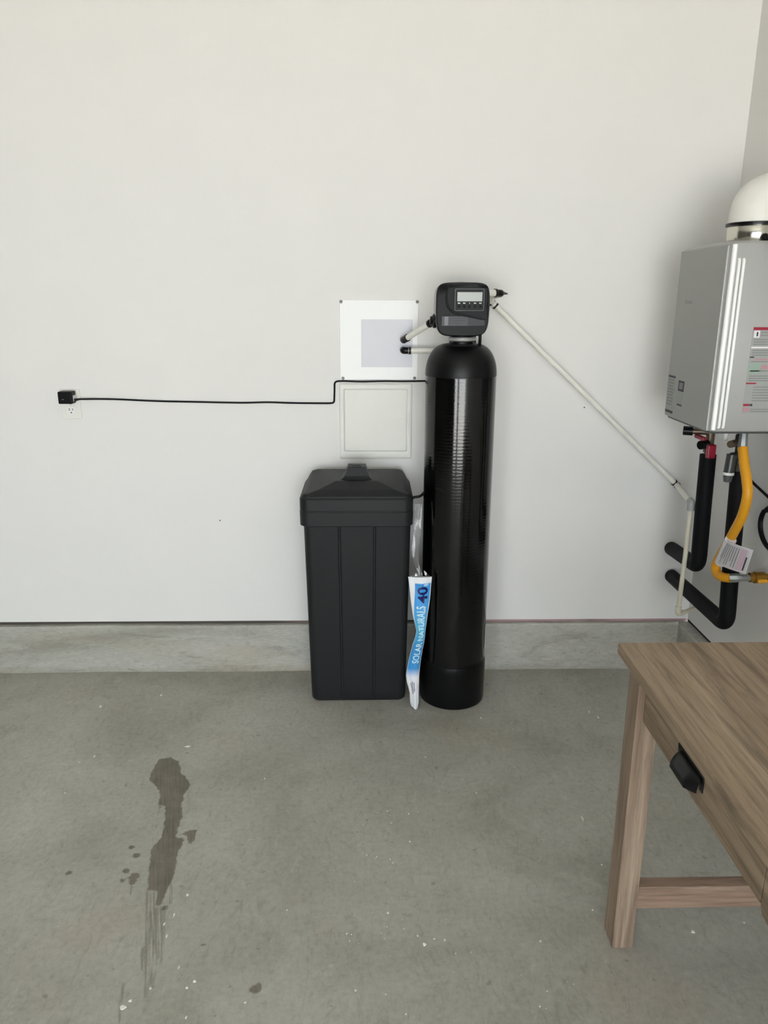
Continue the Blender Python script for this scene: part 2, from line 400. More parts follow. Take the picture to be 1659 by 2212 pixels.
def seg(P, x0, y0, x1, y1, w):
    ex, ey = x1 - x0, y1 - y0; t = np.clip(((P[:, 0] - x0) * ex + (P[:, 1] - y0) * ey) / (ex * ex + ey * ey), 0, 1)
    return np.hypot(P[:, 0] - x0 - t * ex, P[:, 1] - y0 - t * ey) - w
B = np.minimum.reduce([seg(P, *q) for q in STREAK])
nx = len(xs); fl = MB(); fl.v = [(a, b, 0.0) for a, b in P.tolist()]
fl.f = [(j * nx + i, j * nx + i + 1, (j + 1) * nx + i + 1, (j + 1) * nx + i) for j in range(len(ys) - 1) for i in range(nx - 1)]; fl.sm = [False] * len(fl.f)
me = bpy.data.meshes.new('floor'); me.from_pydata(fl.v, [], fl.f); me.materials.append(M['floor'])
for nm, arr in (('stain', A), ('streak', B)):
    at = me.attributes.new(nm, 'FLOAT', 'POINT'); at.data.foreach_set('value', np.clip(arr, -1, 1).astype(np.float32))
floor = bpy.data.objects.new('floor', me); COL.objects.link(floor)
tag(floor, 'grey concrete garage floor with a dark oily stain', 'floor', kind='structure')

def wall(name, faces, mat, label):
    m = MB()
    for f in faces: m.add(f, [(0, 1, 2, 3)])
    return tag(m.build(name, mat), label, 'wall', kind='structure')
ZB = 0.212                                             # lower edge of the drywall
fc = [[(XL, YB, ZB), (XR, YB, ZB), (XR, YB, ZC), (XL, YB, ZC)], [(XL, YB, ZB), (XR, YB, ZB), (XR, YB + 0.013, ZB), (XL, YB + 0.013, ZB)]]
wb = wall('wall_back', fc, M['wall'], 'white painted drywall behind the black tanks')
for px, pz in ((-0.616, 0.661), (0.859, 1.127), (0.415, 0.232)):
    MB().lathe([(0.003, -0.0005), (0.003, 0.0), (0.0015, 0.001)], n=8).xform(Matrix.Translation((px, YB, pz)) @ Matrix.Rotation(math.pi / 2, 4, 'X')).build('nail_mark', M['bronze'], wb)
wr = wall('wall_right', [[(XR, YF, ZB), (XR, YB, ZB), (XR, YB, ZC), (XR, YF, ZC)], [(XR, YF, ZB), (XR, YB, ZB), (XR + 0.013, YB, ZB), (XR + 0.013, YF, ZB)]], M['wall'], 'white painted side wall carrying the grey water heater')
wall('wall_left', [[(XL, YF, 0), (XL, YB + 0.12, 0), (XL, YB + 0.12, ZC), (XL, YF, ZC)]], M['dimwall'], 'dark grey garage wall opposite the water heater')
xe = [XL] + [q for d in DOORS for q in d] + [XR + 0.12]; fr = []
for i in range(0, len(xe), 2):
    fr += [[(xe[i], YF, 0), (xe[i + 1], YF, 0), (xe[i + 1], YF, DOOR_H), (xe[i], YF, DOOR_H)]]
for a, b in DOORS:
    fr += [[(a, YF, 0), (a, YF - 0.15, 0), (a, YF - 0.15, DOOR_H), (a, YF, DOOR_H)], [(b, YF, 0), (b, YF - 0.15, 0), (b, YF - 0.15, DOOR_H), (b, YF, DOOR_H)], [(a, YF, DOOR_H), (b, YF, DOOR_H), (b, YF - 0.15, DOOR_H), (a, YF - 0.15, DOOR_H)]]
fr += [[(XL, YF, DOOR_H), (XR + 0.12, YF, DOOR_H), (XR + 0.12, YF, ZC), (XL, YF, ZC)]]
wall('wall_front', fr, M['dimwall'], 'dark grey garage wall with two open door bays behind the viewer')
tag(MB().add([(XL, YF, ZC), (XR + 0.12, YF, ZC), (XR + 0.12, YB + 0.12, ZC), (XL, YB + 0.12, ZC)], [(0, 1, 2, 3)]).build('ceiling', M['ceil']), 'white painted garage ceiling above the tanks', 'ceiling', kind='structure')
tag(MB().add([(-30, -40, -0.03), (30, -40, -0.03), (30, YF - 0.15, -0.03), (-30, YF - 0.15, -0.03)], [(0, 1, 2, 3)]).build('ground', M['drive']), 'pale concrete driveway outside the open garage doors', 'driveway', kind='structure')

# concrete stem wall that stands a little proud of the drywall, with a rough top edge
def curb(name, along, a0, a1, face, back, label):
    m = MB(); n = 90; loops = []
    for i in range(n + 1):
        t = a0 + (a1 - a0) * i / n
        w = mnoise.noise((t * 3.1, 7.3, 0)) * 0.004 + mnoise.noise((t * 17, 2.3, 0)) * 0.0016
        prof = [(face - 0.026 + w * 2, 0.0), (face - 0.017 + w * 1.6, 0.006), (face - 0.006 + w, 0.018), (face - 0.001 + w, 0.036), (face + w * .6, 0.12), (face + w * .5, 0.192 + w), (face + 0.006, 0.2 + w), (back, 0.2 + w * .5), (back, 0.0)]
        loops.append([((t, p, z) if along == 'x' else (p, t, z)) for p, z in prof])
    m.loft(loops, True)
    return tag(m.build(name, M['curb'], None, 0.5), label, 'curb', kind='structure')
curb('baseboard_back', 'x', XL, XR - 0.046, YB - 0.024, YB + 0.12, 'low concrete stem wall under the back drywall')
curb('baseboard_right', 'y', YF, YB + 0.12, XR - 0.046, XR + 0.12, 'low concrete stem wall under the side drywall')
tag(MB().box(XL, XR + 0.02, YB + 0.006, YB + 0.10, 0.195, 0.2125).build('trim_1', M['sill']), 'thin reddish sill plate edge above the back stem wall', 'trim', kind='structure')
tag(MB().box(XR + 0.002, XR + 0.10, YF, YB, 0.195, 0.2125).build('trim_2', M['gap']), 'dark strip painted as the shadow gap at the foot of the side drywall', 'trim', kind='structure')

# ------------------------------------------------------------------ mineral tank with control head
TX, TY = 0.330, 2.748
ws = thing('water_softener', (TX, TY, 0), 'tall glossy black water softener cylinder with a square control head', 'water softener')
prof = [(0.1262, 0.185), (0.1268, 0.30), (0.127, 0.8), (0.1272, 1.27), (0.1262, 1.283)]
MB().lathe(prof, (TX, TY), 72).build('tank_body', M['tank'], ws)
dp = [(0.1275, 1.279)] + [(0.045 + 0.0825 * math.cos(a) ** 0.8 if a < 1.5 else 0.045, 1.283 + 0.108 * math.sin(a)) for a in [i * math.pi / 2 / 14 for i in range(15)]] + [(0.045, 1.398), (0.044, 1.402)]
MB().lathe(dp, (TX, TY), 72).build('tank_dome', M['dome'], ws)
MB().lathe([(0.122, 0.0), (0.127, 0.004), (0.1285, 0.02), (0.1298, 0.15), (0.1295, 0.165), (0.1275, 0.176), (0.1255, 0.178), (0.125, 0.195)], (TX, TY), 72).build('tank_boot', M['boot'], ws)
MB().lathe([(0.046, 1.400), (0.05, 1.403), (0.05, 1.411), (0.046, 1.414)], (TX, TY), 48).build('neck_collar', M['collar'], ws)
MB().lathe([(0.042, 1.405), (0.042, 1.43)], (TX, TY), 40).build('valve_neck', M['black'], ws)
# white specification label wrapped on the tank side
lb = MB(); vs = []
for j, z in enumerate((0.222, 0.326)):
    for k in range(9):
        a = math.radians(-22 + k * 9); vs.append((TX + 0.1282 * math.cos(a), TY + 0.1282 * math.sin(a), z))
lb.add(vs, [(k, k + 1, k + 10, k + 9) for k in range(8)], True)
tag(lb.build('spec_label', M['paper'], ws), 'white paper label on the tank side')
# control head : lofted rounded cover
def head_loop(y, s, dz=0.0, inset=0.0):
    cx, cz, out = 0.3155, 1.509, []
    for k in range(64):
        a = 2 * math.pi * k / 64 + 0.0001; c, s_ = math.cos(a), math.sin(a); e = 2 / 7.0
        hx, hz = 0.0895 * s - inset, 0.0875 * s - inset
        x = hx * math.copysign(abs(c) ** e, c); z = hz * math.copysign(abs(s_) ** e, s_)
        t = (z / 0.0875); x *= 1 - 0.025 * max(0, t) ** 2 - 0.10 * max(0, -t) ** 2.2
        z -= 0.004 * (x / 0.0895) ** 2 * (1 if z > 0 else -1)
        out.append((cx + x, y, cz + z + dz))
    return out
hd = MB().loft([head_loop(2.79, 0.93), head_loop(2.78, 0.95), head_loop(2.70, 0.985), head_loop(2.655, 1.0), head_loop(2.64, 1.0)], True).build('control_head', M['hshell'], ws)
MB().loft([head_loop(2.643, 1.012), head_loop(2.632, 1.012), head_loop(2.624, 1.0), head_loop(2.6195, 0.965)], True, True, True).build('face_cover', M['hplastic'], ws, 0.9)
HF = 2.6195
def hx(px): return 0.293 + (px - 987) * 0.001554
def hz(py): return 1.573 - (py - 626) * 0.0015
# raised swoosh panel on the face: a band that sweeps from the top down and round under the display
def swoosh():
    L = [(968, 622), (965, 634), (965, 648), (968, 660), (975, 670), (986, 676), (1000, 680), (1018, 683), (1036, 688), (1052, 690)]
    pts = [(hx(a), hz(b)) for a, b in L]; up = [(hx(1053), hz(660)), (hx(1053), hz(622))]
    loop = pts + up
    f = [(x, HF - 0.0022, z) for x, z in loop]; b = [(x, HF + 0.001, z) for x, z in loop]
    return MB().loft([b, f], False)
swoosh().build('face_inset', M['hinset'], ws)
MB().tube([(hx(a), HF - 0.0015, hz(b)) for a, b in [(970, 618), (966.5, 628), (965, 640), (965.5, 652), (969, 663), (976, 671.5), (987, 677.5), (1001, 681), (1018, 684), (1036, 688.5), (1052, 691)]], [0.0012, 0.002, 0.003, 0.0034, 0.0036, 0.0036, 0.0034, 0.003, 0.0026, 0.002, 0.001], 10).build('face_groove', M['black'], ws)
dsp = MB().loft([[(x, HF + 0.001, z) for x, z in rrect(hx(983), hx(1046), hz(671), hz(624), .004)], [(x, HF - 0.0032, z) for x, z in rrect(hx(983), hx(1046), hz(671), hz(624), .004)]], False).build('display', M['black'], ws)
fr_ = MB()
for a in (rrect(hx(983), hx(1046), hz(671), hz(624), .004),):
    o1 = [(x, HF - 0.0034, z) for x, z in a]; cxx, czz = hx(1014.5), hz(647.5)
    i1 = [(cxx + (x - cxx) * 0.97, HF - 0.0034, czz + (z - czz) * 0.96) for x, z in a]; n_ = len(a)
    fr_.add(o1 + i1, [(k, (k + 1) % n_, n_ + (k + 1) % n_, n_ + k) for k in range(n_)])
fr_.build('display_border', M['greyp'], dsp)
tag(MB().box(hx(988), hx(1042), HF - 0.0042, HF - 0.002, hz(651), hz(631), 0.0006).build('screen', M['lcd'], dsp), 'pale grey screen')
for px in (992, 1003.4, 1014.8, 1026.6, 1038):
    w = 0.0016 if px == 1014.8 else 0.0042
    MB().box(hx(px) - w, hx(px) + w, HF - 0.0042, HF - 0.0025, hz(656), hz(653.4), 0.0003).build('button', M['mark'], dsp)
    MB().lathe([(0.0042, 0), (0.0042, 0.0008), (0.0036, 0.0012)], n=14).xform(Matrix.Translation((hx(px), HF - 0.003, hz(662))) @ Matrix.Rotation(math.pi / 2, 4, 'X')).build('button', M['hinset'], dsp)
nl = MB().box(hx(956), hx(1013), HF - 0.0012, HF + 0.001, hz(704), hz(683), 0.0004).build('name_label', M['label_mid'], ws)
MB().box(hx(962), hx(970), HF - 0.0017, HF, hz(703), hz(684)).build('label_emblem', M['greyp'], nl)
for k, (a, b) in enumerate(((972, 1010), (972, 1006), (972, 996))):
    MB().box(hx(a), hx(b), HF - 0.0016, HF, hz(688.5 + k * 5), hz(687 + k * 5)).build('label_line', M['label_dark'], nl)
pts = [(1013, 683), (1030, 686), (1040, 688), (1049, 692), (1049, 703), (1013, 704)]
MB().loft([[(hx(a), HF + .001, hz(b)) for a, b in pts], [(hx(a), HF - .001, hz(b)) for a, b in pts]], False).build('lower_label', M['label_dark'], ws)
# rear bypass valve and flange ports
MB().lathe([(0.022, 0.0), (0.025, 0.004), (0.025, 0.010), (0.019, 0.014), (0.015, 0.022)], n=24).xform(Matrix.Translation((0.238, 2.755, 1.468)) @ Matrix.Rotation(-math.pi / 2, 4, 'Y')).build('side_port', M['fitting'], ws)
MB().lathe([(0.022, 0.0), (0.024, 0.004), (0.024, 0.014), (0.018, 0.02)], n=24).xform(Matrix.Translation((0.39, 2.76, 1.562)) @ Matrix.Rotation(math.pi / 2, 4, 'Y')).build('side_port', M['fitting'], ws)
MB().box(0.25, 0.39, 2.785, 2.86, 1.435, 1.52, 0.02, 3).build('bypass_valve', M['black'], ws)
MB().tube(fillet([(0.386, 2.69, 1.43), (0.3865, 2.692, 1.40), (0.388, 2.72, 1.365), (0.392, 2.80, 1.345)], 0.02), 0.0055).build('cable_tail', M['black'], ws)

# ------------------------------------------------------------------ brine tank
BX = -0.045
bt = thing('brine_tank', (BX, 2.82, 0), 'square black plastic brine tank with a peaked lid', 'brine tank')
def body_loop(z):
    t = z / 0.75; hw = 0.1865 + 0.0115 * t; y0 = 2.700 - 0.038 * t; y1 = 2.955 + 0.006 * t; r = 0.028
    q = []
    # front edge runs left to right with two vertical grooves
    def arc(cx, cyy, a0):
        return [(cx + r * math.cos(math.radians(a0 + 15 * k)), cyy + r * math.sin(math.radians(a0 + 15 * k))) for k in range(7)]
    x0, x1 = BX - hw, BX + hw
    q += arc(x0 + r, y0 + r, 180)
    depth = 0.0045 if z > 0.03 else 0.0
    for g in (-0.335, 0.325):
        gx = BX + g * hw
        q += [(gx - 0.0055, y0), (gx - 0.0022, y0 + depth), (gx + 0.0022, y0 + depth), (gx + 0.0055, y0)]
    q += arc(x1 - r, y0 + r, 270); q += arc(x1 - r, y1 - r, 0); q += arc(x0 + r, y1 - r, 90)
    return [(a, b, z) for a, b in q]
def shrink(L, d, z):
    cx = BX; cyy = 2.83
    return [(cx + (x - cx) * (1 - d), cyy + (y - cyy) * (1 - d), z) for x, y, _ in L]
b0 = body_loop(0.014)
MB().loft([shrink(b0, 0.06, 0.0), shrink(b0, 0.035, 0.002), shrink(b0, 0.012, 0.007), b0, body_loop(0.05), body_loop(0.4), body_loop(0.72), body_loop(0.76)], True).build('tank_body', M['bplastic'], bt, 0.35)
LX, LHW, LY0, LY1 = -0.047, 0.2075, 2.645, 2.968
def lid_rr(d, z, sh=0.0): return [(x, y, z) for x, y in rrect(LX - LHW + d, LX + LHW - d, LY0 + d * .9, LY1 - d * .9, max(0.004, 0.034 - d * .6), 7)]
def lid_h(x, y):
    ax = abs(x - LX); f = 0.8555 + max(0.0, y - LY0 - 0.009) * 0.66; bk = 0.8555 + (LY1 - 0.009 - y) * 1.6
    s = min(0.8555 + 0.239 * (0.2 - ax) + 0.0963 * (y - 2.655), 0.893, 0.8555 + (LHW - 0.009 - ax) * 1.5)
    hump = min(0.938, 0.8555 + (y - LY0 - 0.009) * 1.37, max(0.938 - (ax - 0.033) * 3.0, 0.905 - (ax - 0.044) * 0.9), 0.938 - (y - 2.845) * 1.0)
    return max(0.8555, min(f, s, bk), hump if y < 2.93 else 0)
lid = MB(); rings = [lid_rr(0.006, 0.7405), lid_rr(0.0, 0.744), lid_rr(-0.001, 0.795), lid_rr(0.0012, 0.797), lid_rr(0.0012, 0.8), lid_rr(0.0, 0.802), lid_rr(0.0, 0.842), lid_rr(0.004, 0.8475), lid_rr(0.006, 0.8485), lid_rr(0.0075, 0.853), lid_rr(0.010, 0.8555)]
base = rings[-1]; NL = 46
for i in range(1, NL):
    s = 1 - i / NL; L = []
    for x, y, _ in base:
        X_, Y_ = LX + (x - LX) * s, 2.80 + (y - 2.80) * s; L.append((X_, Y_, lid_h(X_, Y_)))
    rings.append(L)
lid.loft(rings, True, False, True)
ld = lid.build('lid', M['bplastic'], bt, 0.32)
MB().lathe([(0.017, 0.9375), (0.017, 0.9395), (0.0145, 0.9400), (0.0135, 0.9385), (0.004, 0.9385)], (LX, 2.778), 28).build('lid_cap', M['black'], ld)

# black brine tube between the tanks
t_ = tag(MB().tube(spline([(0.150, 2.80, 0.806), (0.172, 2.79, 0.815), (0.205, 2.80, 0.826), (0.245, 2.90, 0.88), (0.285, 2.93, 1.1), (0.32, 2.92, 1.33), (0.325, 2.89, 1.40), (0.325, 2.861, 1.45)]), 0.0052, 10).build('brine_tube', M['black']), 'thin black tube bridging the gap between brine tank and cylinder', 'tube')

# ------------------------------------------------------------------ salt bag wedged between the tanks
sb = thing('salt_bag', (0.17, 2.64, 0), 'folded blue and white salt bag wedged between the black tanks', 'bag')
ROWS = [(0.549,0.143,0.232),(0.512,0.148,0.229),(0.474,0.152,0.227),(0.436,0.157,0.223),(0.400,0.162,0.218),(0.364,0.170,0.214),(0.334,0.177,0.211),(0.308,0.172,0.209),(0.282,0.164,0.206),(0.255,0.158,0.201),(0.224,0.151,0.197),(0.189,0.145,0.193),(0.149,0.139,0.190),(0.117,0.143,0.190),(0.095,0.149,0.190),(0.068,0.155,0.190),(0.027,0.157,0.191),(0.010,0.162,0.188),(0.0015,0.172,0.187)]
RZ = [r[0] for r in ROWS][::-1]; RA = [r[1] for r in ROWS][::-1]; RB = [r[2] for r in ROWS][::-1]
def bag_pt(u, v, off=0.0):
    z = v * 0.549; z = max(z, 0.0015); a = float(np.interp(z, RZ, RA)); b = float(np.interp(z, RZ, RB))
    th = 0.012 * math.sin(math.pi * min(1, max(0, u))) + 0.004 * mnoise.noise((u * 3.0, z * 16, 1.7)) * math.sin(math.pi * u) + 0.003 * mnoise.noise((u * 7.0, z * 9, 4.4)) * math.sin(math.pi * u)
    return (a + (b - a) * u, 2.640 - 0.012 * math.sin(v * 3.0) - th - off, z)
NU, NV = 26, 120; bm_ = MB()
front = [bag_pt(i / NU, j / NV) for j in range(NV + 1) for i in range(NU + 1)]
back = [(bag_pt(i / NU, j / NV)[0], 2.643 - 0.012 * math.sin(j / NV * 3.0) + 0.006 * math.sin(math.pi * i / NU), bag_pt(i / NU, j / NV)[2]) for j in range(NV + 1) for i in range(NU + 1)]
k0 = (NU + 1) * (NV + 1); W_ = NU + 1
fcs = []
for j in range(NV):
    for i in range(NU):
        a = j * W_ + i; fcs.append((a, a + 1, a + W_ + 1, a + W_)); fcs.append((k0 + a, k0 + a + W_, k0 + a + W_ + 1, k0 + a + 1))
    fcs.append((j * W_, (j + 1) * W_, k0 + (j + 1) * W_, k0 + j * W_)); a = j * W_ + NU; fcs.append((a, k0 + a, k0 + a + W_, a + W_))
for i in range(NU):
    fcs.append((i, k0 + i, k0 + i + 1, i + 1)); a = NV * W_ + i; fcs.append((a, a + 1, k0 + a + 1, k0 + a))
me = bpy.data.meshes.new('bag_sleeve'); me.from_pydata(front + back, [], fcs); me.materials.append(M['bag'])
uvl = me.uv_layers.new(name='UVMap')
for lp in me.loops:
    q = lp.vertex_index % k0; uvl.data[lp.index].uv = ((q % W_) / NU, (q // W_) / NV)
me.polygons.foreach_set('use_smooth', [True] * len(me.polygons)); me.update()
bo = bpy.data.objects.new('bag_sleeve', me); COL.objects.link(bo); bo.parent = sb; bo.matrix_parent_inverse = Matrix.Translation(-sb.location)
def bag_text(s, v0, v1, u0, u1, mat, name):
    vs, fs = text_geo(s, 1.0, 0.0, 0.022); xs_ = [q.x for q in vs]; ys_ = [q.y for q in vs]; m = MB()
    x0, x1, y0, y1 = min(xs_), max(xs_), min(ys_), max(ys_)
    m.add([bag_pt(u1 - (q.y - y0) / (y1 - y0) * (u1 - u0), v0 + (q.x - x0) / (x1 - x0) * (v1 - v0), 0.0026) for q in vs], fs)
    return m.build(name, mat, bo)
bag_text('SOLAR NATURALS', 0.375, 0.80, 0.26, 0.82, M['sky'], 'lettering')
bag_text('40', 0.818, 0.938, 0.36, 0.86, M['navy'], 'lettering')
bag_text('lb', 0.944, 0.966, 0.66, 0.86, M['sky'], 'lettering')
for (v0, v1, u0) in ((0.13, 0.22, 0.3), (0.14, 0.235, 0.42), (0.15, 0.225, 0.54)):
    m = MB(); m.add([bag_pt(u0 + d, v0 + (v1 - v0) * k / 8, 0.0012) for k in range(9) for d in (0, 0.06)], [(2 * k, 2 * k + 1, 2 * k + 3, 2 * k + 2) for k in range(8)]); m.build('small_print', M['baggrey'], bo)
CL = [(0.817,0.166,0.192),(0.756,0.166,0.193),(0.720,0.159,0.192),(0.685,0.158,0.190),(0.658,0.157,0.181),(0.622,0.159,0.180),(0.585,0.170,0.187),(0.558,0.182,0.197),(0.535,0.180,0.203)]
cz_ = [c[0] for c in CL][::-1]; ca = [c[1] for c in CL][::-1]; cb = [c[2] for c in CL][::-1]; cl = MB(); loops = []
for j in range(61):
    z = 0.535 + (0.817 - 0.535) * j / 60; a = float(np.interp(z, cz_, ca)); b = float(np.interp(z, cz_, cb)); L = []
    for k in range(16):
        an = 2 * math.pi * k / 16; w = 1 + 0.35 * mnoise.noise((math.cos(an) * 1.6, math.sin(an) * 1.6, z * 24))
        L.append(((a + b) / 2 + (b - a) / 2 * math.cos(an) * w, 2.652 + 0.030 * (z - 0.535) / 0.28 + 0.007 * math.sin(an) * w, z))
    loops.append(L)
tag(cl.loft(loops, True).build('clear_film', M['film'], sb), 'crumpled clear plastic film')
fl2 = MB(); fl2.add([(0.148, 2.637, 0.549), (0.178, 2.64, 0.552), (0.186, 2.645, 0.572), (0.2, 2.643, 0.575), (0.205, 2.64, 0.555), (0.229, 2.637, 0.549)], [(0, 1, 2), (3, 4, 5)]); fl2.build('film_corner', M['film'], sb)

# ------------------------------------------------------------------ wall plates
ap = thing('access_panel', (0.04, YB, 1.24), 'milky white square access panel held by four dark screws', 'access panel')
MB().box(-0.112, 0.190, YB - 0.0055, YB - 0.0005, 1.236, 1.538, 0.0012).build('plate', M['panel'], ap)
tag(MB().box(-0.030, 0.169, YB - 0.0062, YB - 0.005, 1.285, 1.466).build('grey_patch', M['patch'], ap), 'pale grey square on the plate')  # flat square, a greyer tone than the plate
for x, z in ((-0.106, 1.531), (0.1855, 1.5315), (-0.1015, 1.2425), (0.179, 1.243)):
    MB().lathe([(0.0058, 0.0), (0.0058, 0.0015), (0.004, 0.003), (0.001, 0.0032)], n=16).xform(Matrix.Translation((x, YB - 0.005, z)) @ Matrix.Rotation(math.pi / 2, 4, 'X')).build('screw', M['gunmetal'], ap)
ad = thing('access_door', (0.027, YB, 0.92), 'wall-coloured framed access door above the brine tank', 'access door')
fm = MB(); AX0, AX1, AZ0, AZ1 = -0.119, 0.172, 0.918, 1.223; IX0, IX1, IZ0, IZ1 = -0.098, 0.150, 0.951, 1.199
o_ = rrect(AX0, AX1, AZ0, AZ1, 0.008, 3); i_ = rrect(IX0, IX1, IZ0, IZ1, 0.006, 3)
def lerp2(a, b, t): return [(p[0] + (q[0] - p[0]) * t, p[1] + (q[1] - p[1]) * t) for p, q in zip(a, b)]
fm.loft([[(x, YB + 0.001, z) for x, z in o_], [(x, YB - 0.0025, z) for x, z in lerp2(o_, i_, 0.06)], [(x, YB - 0.0055, z) for x, z in lerp2(o_, i_, 0.3)], [(x, YB - 0.0065, z) for x, z in lerp2(o_, i_, 0.8)], [(x, YB - 0.0045, z) for x, z in lerp2(o_, i_, 0.97)], [(x, YB - 0.001, z) for x, z in i_]], True, False, False)
fm.build('frame', M['door'], ad, 0.9)
MB().box(IX0 + 0.002, IX1 - 0.002, YB - 0.0045, YB - 0.0003, IZ0 + 0.002, IZ1 - 0.002, 0.0012).build('door_leaf', M['door'], ad)
MB().box(0.098, 0.140, YB - 0.0068, YB - 0.004, 1.076, 1.084, 0.0012).build('finger_latch', M['door'], ad)
ol = thing('wall_outlet', (-1.170, YB, 1.08), 'white duplex wall outlet below the black power adapter', 'outlet')
MB().box(-1.211, -1.133, YB - 0.006, YB - 0.0005, 1.083, 1.199, 0.0025, 3).build('cover_plate', M['door'], ol)
for z in (1.167, 1.116):
    so = MB().loft([[(-1.172 + x, YB - 0.004, z + y) for x, y in rrect(-0.0175, 0.0175, -0.0145, 0.0145, 0.01, 4)], [(-1.172 + x, YB - 0.0075, z + y) for x, y in rrect(-0.017, 0.017, -0.014, 0.014, 0.01, 4)]], False).build('socket', M['white'], ol)
    for dx, h in ((-0.0065, 0.0045), (0.0065, 0.0036)):
        MB().box(-1.172 + dx - 0.0012, -1.172 + dx + 0.0012, YB - 0.0082, YB - 0.007, z + 0.004 - h, z + 0.004 + h).build('slot', M['slot'], so)
    MB().box(-1.1745, -1.1695, YB - 0.0082, YB - 0.007, z - 0.0108, z - 0.0062, 0.001).build('ground_slot', M['slot'], so)
MB().lathe([(0.0032, 0), (0.0028, 0.0012)], n=12).xform(Matrix.Translation((-1.172, YB - 0.006, 1.1415)) @ Matrix.Rotation(math.pi / 2, 4, 'X')).build('plate_screw', M['collar'], ol)
pa = thing('power_adapter', (-1.17, YB - 0.03, 1.15), 'small black plug-in power adapter with a long black cord', 'power adapter')
MB().box(-1.201, -1.147, YB - 0.052, YB - 0.0076, 1.147, 1.194, 0.004, 3).build('adapter_body', M['hplastic'], pa)
MB().box(-1.1475, -1.1466, YB - 0.04, YB - 0.012, 1.156, 1.178).build('rating_label', M['paper'], pa)
MB().box(-1.186, -1.178, YB - 0.0526, YB - 0.0518, 1.163, 1.166).build('indicator', M['greyp'], pa)
cpts = [(-1.150, YB - 0.028, 1.160), (-1.12, YB - 0.020, 1.162), (-1.0, YB - 0.006, 1.160), (-0.83, YB - 0.005, 1.1525), (-0.66, YB - 0.005, 1.149), (-0.505, YB - 0.005, 1.146), (-0.40, YB - 0.005, 1.148), (-0.30, YB - 0.005, 1.145), (-0.16, YB - 0.005, 1.144)]
up_ = fillet([(-0.16, YB - 0.005, 1.144), (-0.138, YB - 0.005, 1.145), (-0.1355, YB - 0.005, 1.2), (-0.1355, YB - 0.005, 1.230), (-0.10, YB - 0.0085, 1.2315)], 0.016)
rest = spline([(-0.10, YB - 0.0085, 1.2315), (-0.03, YB - 0.0085, 1.2295), (0.06, YB - 0.009, 1.231), (0.14, YB - 0.009, 1.2305), (0.22, YB - 0.009, 1.232), (0.32, YB - 0.012, 1.235), (0.39, 2.955, 1.29), (0.40, 2.92, 1.40), (0.37, 2.87, 1.47), (0.36, 2.855, 1.475)])
MB().tube(spline(cpts) + up_[1:] + rest[1:], 0.0036, 8).build('cord', M['black'], pa)
MB().tube([(-1.148, YB - 0.028, 1.160), (-1.132, YB - 0.024, 1.1615)], [0.0062, 0.0042], 10).build('strain_relief', M['black'], pa)

# ------------------------------------------------------------------ PEX pipes
def ring(p, d, r=0.0142, w=0.009):
    d = Vector(d).normalized(); p = Vector(p); return MB().tube([p - d * w / 2, p + d * w / 2], r, 18)
def pexpipe(name, label, loc, segs, rings, elbows, group=None, mat='pex', r=0.0112):
    t = thing(name, loc, label, 'pipe', group)
    for s in segs: MB().tube(s, r, 16).build('pipe_run', M[mat], t)
    for p, d in rings: ring(p, d).build('crimp_ring', M['crimp'], t)
    for e, rr in elbows: MB().tube(e, rr, 16).build('elbow', M['fitting'], t)
    return t
# upper: black elbow at the panel, pipe rising to the head
e0 = Vector((0.1325, 2.955, 1.3905)); h0 = Vector((0.219, 2.83, 1.455)); du = (h0 - e0).normalized()
pexpipe('supply_pipe', 'white supply pipe slanting up from the panel to the control head', (0.13, 2.95, 1.39),
        [[e0 + du * 0.016, h0]], [(e0 + du * 0.024, du), (h0 + du * 0.004, du)],
        [(fillet([(0.1325, YB - 0.004, 1.3905), tuple(e0), tuple(e0 + du * 0.018)], 0.014), 0.0128), ([tuple(h0 - du * 0.004), tuple(h0 + du * 0.03), (0.25, 2.80, 1.475)], 0.0105)], 'white pipes at the access panel')
e1 = Vector((0.1325, 2.955, 1.3515))
pexpipe('supply_pipe', 'white supply pipe running level from the panel behind the cylinder', (0.13, 2.95, 1.35),
        [fillet([e1 + Vector((0.016, 0, 0)), (0.32, 2.945, 1.352), (0.345, 2.93, 1.44), (0.345, 2.86, 1.475)], 0.04)], [(e1 + Vector((0.024, 0, 0)), (1, 0, 0))],
        [(fillet([(0.1325, YB - 0.004, 1.3515), tuple(e1), tuple(e1 + Vector((0.018, 0, 0)))], 0.014), 0.0128)], 'white pipes at the access panel')
# outlet run: from the head to the corner, then down
dt = thing('drain_pipe', (0.9, 2.955, 0.3), 'long white pipe slanting down the wall from the control head to the corner', 'pipe')
a = Vector((0.405, 2.765, 1.562)); b = Vector((0.449, 2.785, 1.5635)); c = Vector((0.472, 2.797, 1.563)); d = Vector((0.452, 2.925, 1.548))
MB().tube([a, b], 0.0122, 16).build('pipe_run', M['pex'], dt)
MB().tube(fillet([tuple(b + Vector((-.004, 0, 0))), tuple(c), tuple(c + (d - c) * 0.16)], 0.014), 0.0125, 16).build('elbow', M['fitting'], dt)
ring(b, (b - a), 0.0148).build('crimp_ring', M['crimp'], dt)
MB().tube([tuple(c + Vector((0.006, -0.002, 0))), tuple(c + Vector((0.022, -0.004, -0.002)))], [0.006, 0.002], 10).build('elbow_stud', M['gunmetal'], dt)
MB().tube(fillet([tuple(c + (d - c) * 0.14), tuple(d), (0.468, 2.962, 1.528)], 0.012), 0.0105, 16).build('pipe_run', M['pex'], dt)
p0 = Vector((0.462, 2.962, 1.533)); p1 = Vector((1.245, 2.962, 0.820)); dd = (p1 - p0).normalized()
MB().tube([p0 - dd * 0.006, p0 + dd * 0.5, p1], 0.0105, 16).build('pipe_run', M['pex'], dt)
